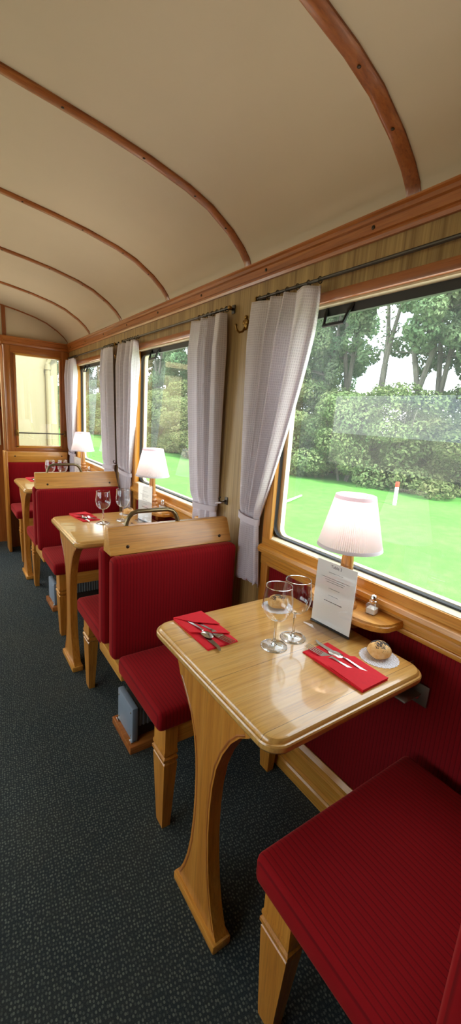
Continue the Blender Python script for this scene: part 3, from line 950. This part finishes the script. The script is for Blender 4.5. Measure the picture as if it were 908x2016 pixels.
# ------------------------------------------------------------------ heaters under the benches
def make_heater(label):
    t = thing('floor_heater', label, 'heater', (.575, 0, 0), 0, 'grey floor heaters')
    MB().box(-.015, .50, -.112, .112, 0, .034, .003).build('plinth', DOAK[0], t)
    MB().box(.002, .030, -.088, .088, .038, .196, .006).build('end_cover', GREY, t)
    for y in (-.08, .08): MB().box(-.004, .026, y - .012, y + .012, .034, .040, .001).build('mounting_foot', STEEL, t)
    for y, z in ((-.07, .17), (.07, .17), (-.07, .06), (.07, .06)): MB().ball((.001, y, z), .003, .004, .004, 6).build('screw', STEELB, t)
    m = MB(); m.box(.03, .46, -.078, .078, .10, .178)
    for i in range(24):
        x = .036 + i * .0178
        m.box(x, x + .009, -.082, .082, .098, .184, .002)
    m.build('grille', GREYD, t)
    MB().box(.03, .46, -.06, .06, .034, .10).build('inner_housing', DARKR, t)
    return t
ht = make_heater('grey steel floor heater on a wooden plinth under the bench behind the nearest table'); ht.location = (.575, 1.525, 0)
dup(ht, (.575, 3.0, 0), label='grey steel floor heater on a wooden plinth under the bench behind the second table')

# ------------------------------------------------------------------ curtains, rods, hooks
RX, RZ = 1.070, 1.868
RODS = [(-.06 + .02, 1.440), (1.640, 2.945), (3.105, 4.430)]
for (a, b), lb in zip(RODS, ('dark metal curtain rod over the near window', 'dark metal curtain rod over the middle window', 'dark metal curtain rod over the far window')):
    t = thing('curtain_rod', lb, 'curtain rod', (RX, (a + b) / 2, RZ), 0, 'curtain rods')
    h = (b - a) / 2
    MB().tube([(0, -h, 0), (0, h, 0)], .0058, 10).build('rod', DARKROD, t)
    for s in (-1, 1):
        MB().tube([(0, s * h, 0), (0, s * (h + .004), 0), (0, s * (h + .012), 0)], [.009, .010, .006], 12).build('finial', BRASS, t)
        MB().tube([(0, s * (h - .006), 0), (.028, s * (h - .006), 0)], .006, 8).box(.024, .029, s * (h - .006) - .012, s * (h - .006) + .012, -.018, .018, .002).build('wall_bracket', DARKROD, t)
def curtain(label, top, tie, bot, ztie, zbot, folds, hook_side, seed, topz=RZ - .020):
    """top/tie/bot: (pillar-side y, window-side y)"""
    rnd = random.Random(seed)
    t = thing('curtain', label, 'curtain', (RX, top[0], zbot), 0, 'white tied-back curtains')
    NU, NV = 150, 90
    ph = [rnd.uniform(0, 6.28) for _ in range(6)]
    vs = []; uv = []
    H = topz - zbot
    ft = (topz - ztie) / H
    for i in range(NV + 1):
        f = i / NV
        z = topz - H * f
        if f < ft:
            g = f / ft
            e = g ** 1.35
            e2 = g ** 1.4
            a = top[0] + (tie[0] - top[0]) * (g * .6 + .4 * g * g)
            b = top[1] + (tie[1] - top[1]) * e2
            amp = .035 * (1 - .40 * g) * (.55 + .45 * min(1, g * 6))
        else:
            g = (f - ft) / (1 - ft)
            e = g ** .8
            a = tie[0] + (bot[0] - tie[0]) * e
            b = tie[1] + (bot[1] - tie[1]) * e
            amp = .010 + .002 * e
        tiew = math.exp(-((z - ztie) / .035) ** 2)
        for j in range(NU + 1):
            u = j / NU
            uu = u + .035 * math.sin(2 * PI * u * 1.5 + ph[0] + f * 1.3)
            w = 1.25 * (1 - 2 * abs(math.sin(PI * folds * 1.15 * uu + ph[1])) ** .85) + .22 * math.sin(2 * PI * folds * 2.1 * uu + ph[2] + 2 * f)
            x = amp * w * (1 - .55 * tiew) * .8
            edge = min(u, 1 - u)
            y = a + (b - a) * u + .006 * math.cos(2 * PI * folds * uu + ph[1]) * (1 - tiew)
            zz = z - (.010 * math.sin(2 * PI * folds * uu + ph[3]) * f ** 6)
            vs.append((x - .013 - .000 * tiew + .016 * min(1, f / ft) ** 2, y - top[0], zz - zbot)); uv.append((u * .62, z))
    fs = [(i * (NU + 1) + j, i * (NU + 1) + j + 1, (i + 1) * (NU + 1) + j + 1, (i + 1) * (NU + 1) + j) for i in range(NV) for j in range(NU)]
    o = rawmesh('cloth', vs, fs, CURT, t)
    ul = o.data.uv_layers.new(name='UVMap')
    for l in o.data.loops: ul.data[l.index].uv = uv[l.vertex_index]
    md = o.modifiers.new('thickness', 'SOLIDIFY'); md.thickness = .0016
    # heading rings
    for j in range(7):
        y = top[0] + (top[1] - top[0]) * (j + .3) / 6.6 - top[0]
        MB().tube([(.0095 * math.cos(a * PI / 6), y, RZ - zbot - .002 + .0105 * math.sin(a * PI / 6)) for a in range(13)], .0016, 6).build('curtain_ring', DARKROD, t)
    # tie band round the gathered cloth, running back to the hook
    m = MB(); path = []
    ya, yb = tie[0] - top[0], tie[1] - top[0]
    yc, hw = (ya + yb) / 2, abs(yb - ya) / 2 + .004
    n = 40; rings = []
    for k in range(n):
        a = 2 * PI * k / n
        cx, cy = -.001 + .027 * math.cos(a), yc + hw * math.sin(a)
        dz = .014 * math.sin(a) * (1 if yb > ya else -1) * -.6
        zc_ = ztie - zbot + dz
        nx, ny = math.cos(a), math.sin(a)
        rings.append([(cx, cy, zc_ - .014), (cx + nx * .0025, cy + ny * .0025, zc_ - .013), (cx + nx * .0025, cy + ny * .0025, zc_ + .013), (cx, cy, zc_ + .014)])
    rings.append(rings[0])
    m.loft(rings, True, False).build('tieback_band', CURT, t, ang=60)
    return t
# (window-side numbers follow the opening; each near the pillar it hangs from)
curtain('large white waffle curtain tied back at the near window, left of the nearest lamp', (1.440, 1.085), (1.448, 1.325), (1.458, 1.288), .992, .712, 3.6, 1, 3)
curtain('white curtain on the near side of the middle window, right of the second lamp', (1.646, 1.908), (1.658, 1.865), (1.650, 1.850), .965, .70, 3.2, -1, 8)
curtain('white curtain on the far side of the middle window, left of the second lamp', (2.940, 2.655), (2.985, 2.765), (2.985, 2.745), .980, .712, 3.3, 1, 5)
curtain('white curtain on the near side of the far window, right of the farthest lamp', (3.108, 3.34), (3.125, 3.350), (3.12, 3.34), .975, .70, 3.2, -1, 11)
curtain('white curtain at the far window, in the corner by the end partition', (4.425, 4.120), (4.435, 4.250), (4.43, 4.24), .96, .71, 3.2, 1, 15)
def make_tiehook(label):
    t = thing('tieback_hook', label, 'hook', (W, 0, 1.02), 0, 'curtain tieback hooks')
    m = MB().box(-.004, 0, -.012, .012, -.018, .018, .0015).build('plate', DARKROD, t)
    MB().tube([(-.003, 0, 0), (-.025, 0, -.004), (-.040, 0, 0), (-.044, 0, .012), (-.036, 0, .020)], .0035, 8).build('prong', DARKROD, t)
    MB().tube([(-.012, 0, .0), (-.02, .02, -.012), (-.03, .05, -.02)], .0045, 8).build('tie_loop', CURT, t)
    return t
th = make_tiehook('dark metal tieback hook on the pillar right of the second lamp curtain'); th.location.y = 1.610
dup(th, (W, 3.085, 1.02), label='dark metal tieback hook on the pillar right of the farthest lamp curtain')
def make_coathook(label):
    t = thing('coat_hook', label, 'coat hook', (W, 1.545, 1.775), 0, 'brass coat hooks')
    m = MB()
    m.ball((-.003, 0, .020), .008, .014, .026, 8); m.ball((-.004, 0, .046), .008, .009, .009, 6); m.ball((-.004, .011, .026), .008, .009, .011, 6); m.ball((-.004, -.011, .026), .008, .009, .011, 6)
    m.build('backplate', BRASS, t)
    MB().tube([(-.004, 0, .008), (-.018, 0, -.012), (-.034, 0, -.018), (-.048, 0, -.010), (-.053, 0, .004)], [.006, .005, .0045, .0045, .004], 8).ball((-.053, 0, .007), .006, .006, .006, 6).build('prong', BRASS, t)
    return t
ch = make_coathook('brass coat hook on the pillar between near and middle windows')
dup(ch, (W, 3.03, 1.775), label='brass coat hook on the pillar between middle and far windows')

# ------------------------------------------------------------------ outside
GZ = -1.10
def gnd(name, x0, x1, y0, y1, mat, z=GZ):
    return struct(MB().box(x0, x1, y0, y1, z - .3, z).build(name, mat, smooth=False))
gnd('ground_meadow', 5.0, 140, -60, 160, GRASS)
gnd('ground_bounce_bed', -9.0, 5.0, -60, 160, BOUNCE_GRAVEL)  # out of view, widened to bounce white daylight into the coach
gnd('ground_field', -120, -9.0, -60, 160, fabricnoise('neutral_bounce_field', S(150, 142, 118), .9, .06, 2))  # out of view, greyed so less green light bounces onto the curtains

def leaves(rnd, clumps, n, size, up=.3):
    vs = []; fs = []
    wt = [c[3] * c[4] * c[5] for c in clumps]
    tot = sum(wt)
    for c, w in zip(clumps, wt):
        for _ in range(int(n * w / tot)):
            while True:
                p = Vector((rnd.uniform(-1, 1), rnd.uniform(-1, 1), rnd.uniform(-1, 1)))
                if .25 < p.length < 1: break
            p = p.normalized() * (p.length ** .45)
            o = Vector((c[0] + p.x * c[3], c[1] + p.y * c[4], c[2] + p.z * c[5]))
            nrm = (p + Vector((rnd.gauss(0, .6), rnd.gauss(0, .6), rnd.gauss(up, .6)))).normalized()
            a = nrm.orthogonal().normalized(); a.rotate(Matrix.Rotation(rnd.uniform(0, 6.28), 3, nrm))
            b = nrm.cross(a)
            s = size * rnd.uniform(.6, 1.4); l = s * 1.5
            i = len(vs)
            vs += [o - a * l * .5, o + b * s * .42 + nrm * s * .1, o + a * l * .5, o - b * s * .42 + nrm * s * .1]
            fs.append((i, i + 1, i + 2, i + 3))
    return vs, fs
def make_bush(name, label, seed):
    rnd = random.Random(seed)
    t = thing(name, label, 'bush', (0, 0, GZ), 0, 'bushes of the hedge beyond the meadow')
    cl = []
    for i in range(26):
        z = rnd.uniform(.3, 4.0)
        k = 1 - .55 * (z / 4.4)
        cl.append((rnd.uniform(-1.5, 1.5) * k, rnd.uniform(-2.1, 2.1) * k, z, rnd.uniform(.5, 1.0), rnd.uniform(.5, 1.1), rnd.uniform(.4, .8)))
    vs, fs = leaves(rnd, cl, 15000, .10)
    rawmesh('foliage', vs, fs, LEAFB, t, False)
    m = MB()
    for i in range(6):
        a = rnd.uniform(0, 6.28)
        m.tube([(.2 * math.cos(a), .2 * math.sin(a), 0), (.5 * math.cos(a), .5 * math.sin(a), 1.4), (1.0 * math.cos(a), 1.2 * math.sin(a), 3.2)], [.06, .04, .015], 6)
    m.build('stems', BARK, t)
    return t
def make_tree(name, label, seed, H, fork, dens, wid):
    rnd = random.Random(seed)
    t = thing(name, label, 'tree', (0, 0, GZ), 0, 'tall slender trees behind the hedge')
    m = MB()
    limbs = []
    lean = rnd.uniform(-.05, .05)
    z1 = H * fork
    base = [(0, 0, 0), (lean * z1 * .4, .10 + lean * z1 * .3, z1 * .5), (lean * z1, lean * z1 * .5, z1)]
    m.tube(base, [.22, .17, .14], 8)
    e = Vector(base[-1])
    for s in ((-1, 1) if fork < .7 else (1,)):
        p = [e]
        for k in range(5):
            p.append(p[-1] + Vector((rnd.uniform(-.15, .15), s * rnd.uniform(.05, .30) * (1.6 if k == 0 else 1), (H - z1) / 5)))
        m.tube(p, [.12, .10, .08, .06, .04, .02], 7); limbs.append(p)
    cl = []
    for p in limbs:
        for q in p[1:]:
            for _ in range(3):
                d = Vector((rnd.uniform(-wid, wid), rnd.uniform(-wid, wid), rnd.uniform(-.3, .8)))
                c = q + d
                m.tube([q, q + d * .5 + Vector((0, 0, .1)), c], [.03, .02, .008], 5)
                cl.append((c.x, c.y, c.z, rnd.uniform(.4, .8), rnd.uniform(.4, .8), rnd.uniform(.35, .8)))
    m.build('trunk', BARK, t)
    vs, fs = leaves(rnd, cl, int(dens * 1.9), .115)
    rawmesh('crown', vs, fs, LEAFT, t, False)
    return t
rnd = random.Random(77)
BL = 'leafy green bush in the hedge between the meadow and the tall trees'
protos = [make_bush('bush', BL, 100 + i) for i in range(3)]
k = 0
def hedge_x(y):   # foot line of the hedge across the meadow
    pts = [(-2, 19.0), (8, 16.6), (11, 15.2), (14, 13.6), (22, 12.0), (90, 12.0)]
    for (a, xa), (b, xb) in zip(pts, pts[1:]):
        if y <= b: return xa + (xb - xa) * (y - a) / (b - a)
    return 12
y = 3.0
while y < 75:
    for row in (0, 1):
        p = (hedge_x(y) + 1.4 + row * 2.4 + rnd.uniform(-.5, .5), y + row * 1.4 + rnd.uniform(-.5, .5), GZ)
        s = (rnd.uniform(.85, 1.1) if row == 0 else rnd.uniform(1.05, 1.3))
        sc = (s, s, s * rnd.uniform(.82, 1.0))
        rz = rnd.uniform(0, 6.28)
        if k < 3:
            protos[k].location = p; protos[k].rotation_euler = (0, 0, rz); protos[k].scale = sc
        else: dup(protos[k % 3], p, rz, scale=sc)
        k += 1
    y += 2.6 if y < 30 else 4.0
TL = 'tall slender leafy tree rising behind the hedge'
tp = [make_tree('tree', TL, 31, 12.5, .30, 9000, 1.5), make_tree('tree', TL, 32, 13.0, .26, 9000, 1.6), make_tree('tree', TL, 35, 11.5, .33, 10000, 1.9)]
forked = make_tree('tree', 'dark forked tree with almost bare trunk against the white sky, seen through the near window', 40, 11.5, .47, 500, .8)
forked.location = (17.0, 12.75, GZ); del forked['group']
ty = [(18, 9.2), (18.6, 10.9), (17.6, 11.3), (18.2, 15.7), (17.5, 16.9), (18.5, 17.8), (17.4, 18.7), (18.4, 7.6), (18.8, 20.2)]
yy = 21.5
while yy < 80:
    ty.append((rnd.uniform(16, 19), yy)); yy += rnd.uniform(1.6, 2.6) if yy < 45 else 4.5
for i, (x, y) in enumerate(ty):
    p = (x, y, GZ); rz = rnd.choice((0, PI)) + rnd.uniform(-.5, .5); s = rnd.uniform(.9, 1.12)
    if i < 3: tp[i].location = p; tp[i].rotation_euler = (0, 0, rz); tp[i].scale = (s, s, s)
    else: dup(tp[i % 3], p, rz, scale=(s, s, s))
# low green rise on the other side of the line, mirrored in the panes
hl = thing('marker_post', 'short white marker post with red top standing in the meadow', 'post', (12.6, 8.3, GZ))
MB().box(-.045, .045, -.045, .045, 0, .62, .008).build('post', TRIMW, hl)
MB().box(-.048, .048, -.048, .048, .62, .80, .008).build('red_top', plain('red_paint', S(220, 60, 40), .5), hl)
fp = MB().tube([(0, -1.0, .06), (.05, 0, .08), (0, 1.1, .05)], [.045, .04, .03], 8).build('fallen_pole', plain('pale_wood', S(214, 216, 190), .8), None)
fp.location = (9.3, 9.9, GZ); fp.rotation_euler = (0, 0, R(-62)); tag(fp, 'pale fallen pole lying in the green meadow beyond the near window', 'pole')
# the neighbouring coach seen through the partition window
nb = thing('neighbouring_coach', 'cream painted end of the neighbouring coach with downpipe, behind the partition window', 'train coach', (-.2, 6.55, GZ))
def nput(mb, name, mat):
    mb.v = [(p[0] + .2, p[1] - 6.55, p[2] - GZ) for p in mb.v]; return mb.build(name, mat, nb)
nput(MB().box(-1.85, 1.44, 6.55, 12, -.1, 2.75, .05, 3), 'end_wall', COACHY)
m = MB()
m.prism([(x * 1.04, zc(x) + .5) for x in CX] + [(1.2, 2.4), (-1.9, 2.4)], 1, 6.5, 12); nput(m, 'roof', plain('coach_roof', S(150, 146, 120), .6))
nput(MB().tube([(1.29, 6.49, -.1), (1.29, 6.49, 1.98), (1.31, 6.49, 2.05), (1.42, 6.48, 2.14), (1.46, 6.48, 2.3)], .036, 12), 'downpipe', COACHY)
nput(MB().lathe([(.036, 0), (.046, 0), (.046, .05), (.036, .05)], 16, (1.29, 6.49, 1.90)), 'pipe_collar', COACHY)

# ------------------------------------------------------------------ light
w = bpy.data.worlds.new('overcast_sky'); scene.world = w; w.use_nodes = True
nt = w.node_tree; nt.nodes.clear()
def wn(t, **k):
    nd = nt.nodes.new(t)
    for a, b in k.items(): setattr(nd, a, b)
    return nd
tc = wn('ShaderNodeTexCoord'); mp = wn('ShaderNodeMapping'); mp.inputs['Scale'].default_value = (1, 1, 2.2)
nz = wn('ShaderNodeTexNoise'); nz.inputs['Scale'].default_value = 2.6; nz.inputs['Detail'].default_value = 5
rp = wn('ShaderNodeValToRGB'); rp.color_ramp.elements[0].position = .36; rp.color_ramp.elements[0].color = (.62, .80, 1.0, 1); rp.color_ramp.elements[1].position = .58; rp.color_ramp.elements[1].color = (1, 1, 1, 1)
bg = wn('ShaderNodeBackground'); bg.inputs['Strength'].default_value = 4.5
ow = wn('ShaderNodeOutputWorld')
nt.links.new(tc.outputs['Generated'], mp.inputs['Vector']); nt.links.new(mp.outputs[0], nz.inputs['Vector']); nt.links.new(nz.outputs['Fac'], rp.inputs['Fac']); nt.links.new(rp.outputs['Color'], bg.inputs['Color']); nt.links.new(bg.outputs[0], ow.inputs['Surface'])
sl = bpy.data.lights.new('sun', 'SUN'); sl.energy = 11; sl.angle = R(12); sl.color = (1, .97, .92)
so = bpy.data.objects.new('sun', sl); COL.objects.link(so)
so.rotation_euler = Vector((.02, .74, -.67)).to_track_quat('-Z', 'Y').to_euler()
for l in lamps:
    pl_ = bpy.data.lights.new('lamp_bulb_light', 'POINT'); pl_.energy = .55; pl_.color = (1, .62, .50); pl_.shadow_soft_size = .024
    po = bpy.data.objects.new('lamp_bulb_light', pl_); COL.objects.link(po); po.parent = l; po.location = (0, 0, .315)
# ------------------------------------------------------------------ camera
cam = bpy.data.cameras.new('camera'); co = bpy.data.objects.new('camera', cam); COL.objects.link(co)
cam.sensor_fit = 'VERTICAL'; cam.sensor_height = 36.0; cam.lens = 821.75 / 2016 * 36.0
cam.clip_start = .02; cam.clip_end = 400
Mr = ((0.8255679022422003, -0.5605573114324519, 0.06490870039550578), (-0.06982630808104531, -0.21561758112453178, -0.9739781031469735), (0.5599660038673627, 0.7995527245339278, -0.21714860166068203))
x, y, z = Vector(Mr[0]), -Vector(Mr[1]), -Vector(Mr[2])
mw = Matrix((x, y, z)).transposed().to_4x4(); mw.translation = (0, 0, 1.40)
co.matrix_world = mw
scene.camera = co

scene.view_settings.view_transform = 'Standard'; scene.view_settings.look = 'None'
scene.view_settings.gamma = 1; scene.view_settings.use_curve_mapping = False
scene.view_settings.exposure = 0.35
scene.cycles.use_denoising = True
scene.cycles.max_bounces = 12; scene.cycles.diffuse_bounces = 5; scene.cycles.glossy_bounces = 4
scene.cycles.transmission_bounces = 10; scene.cycles.transparent_max_bounces = 24
scene.cycles.sample_clamp_indirect = 6.0
scene.cycles.caustics_reflective = False; scene.cycles.caustics_refractive = False
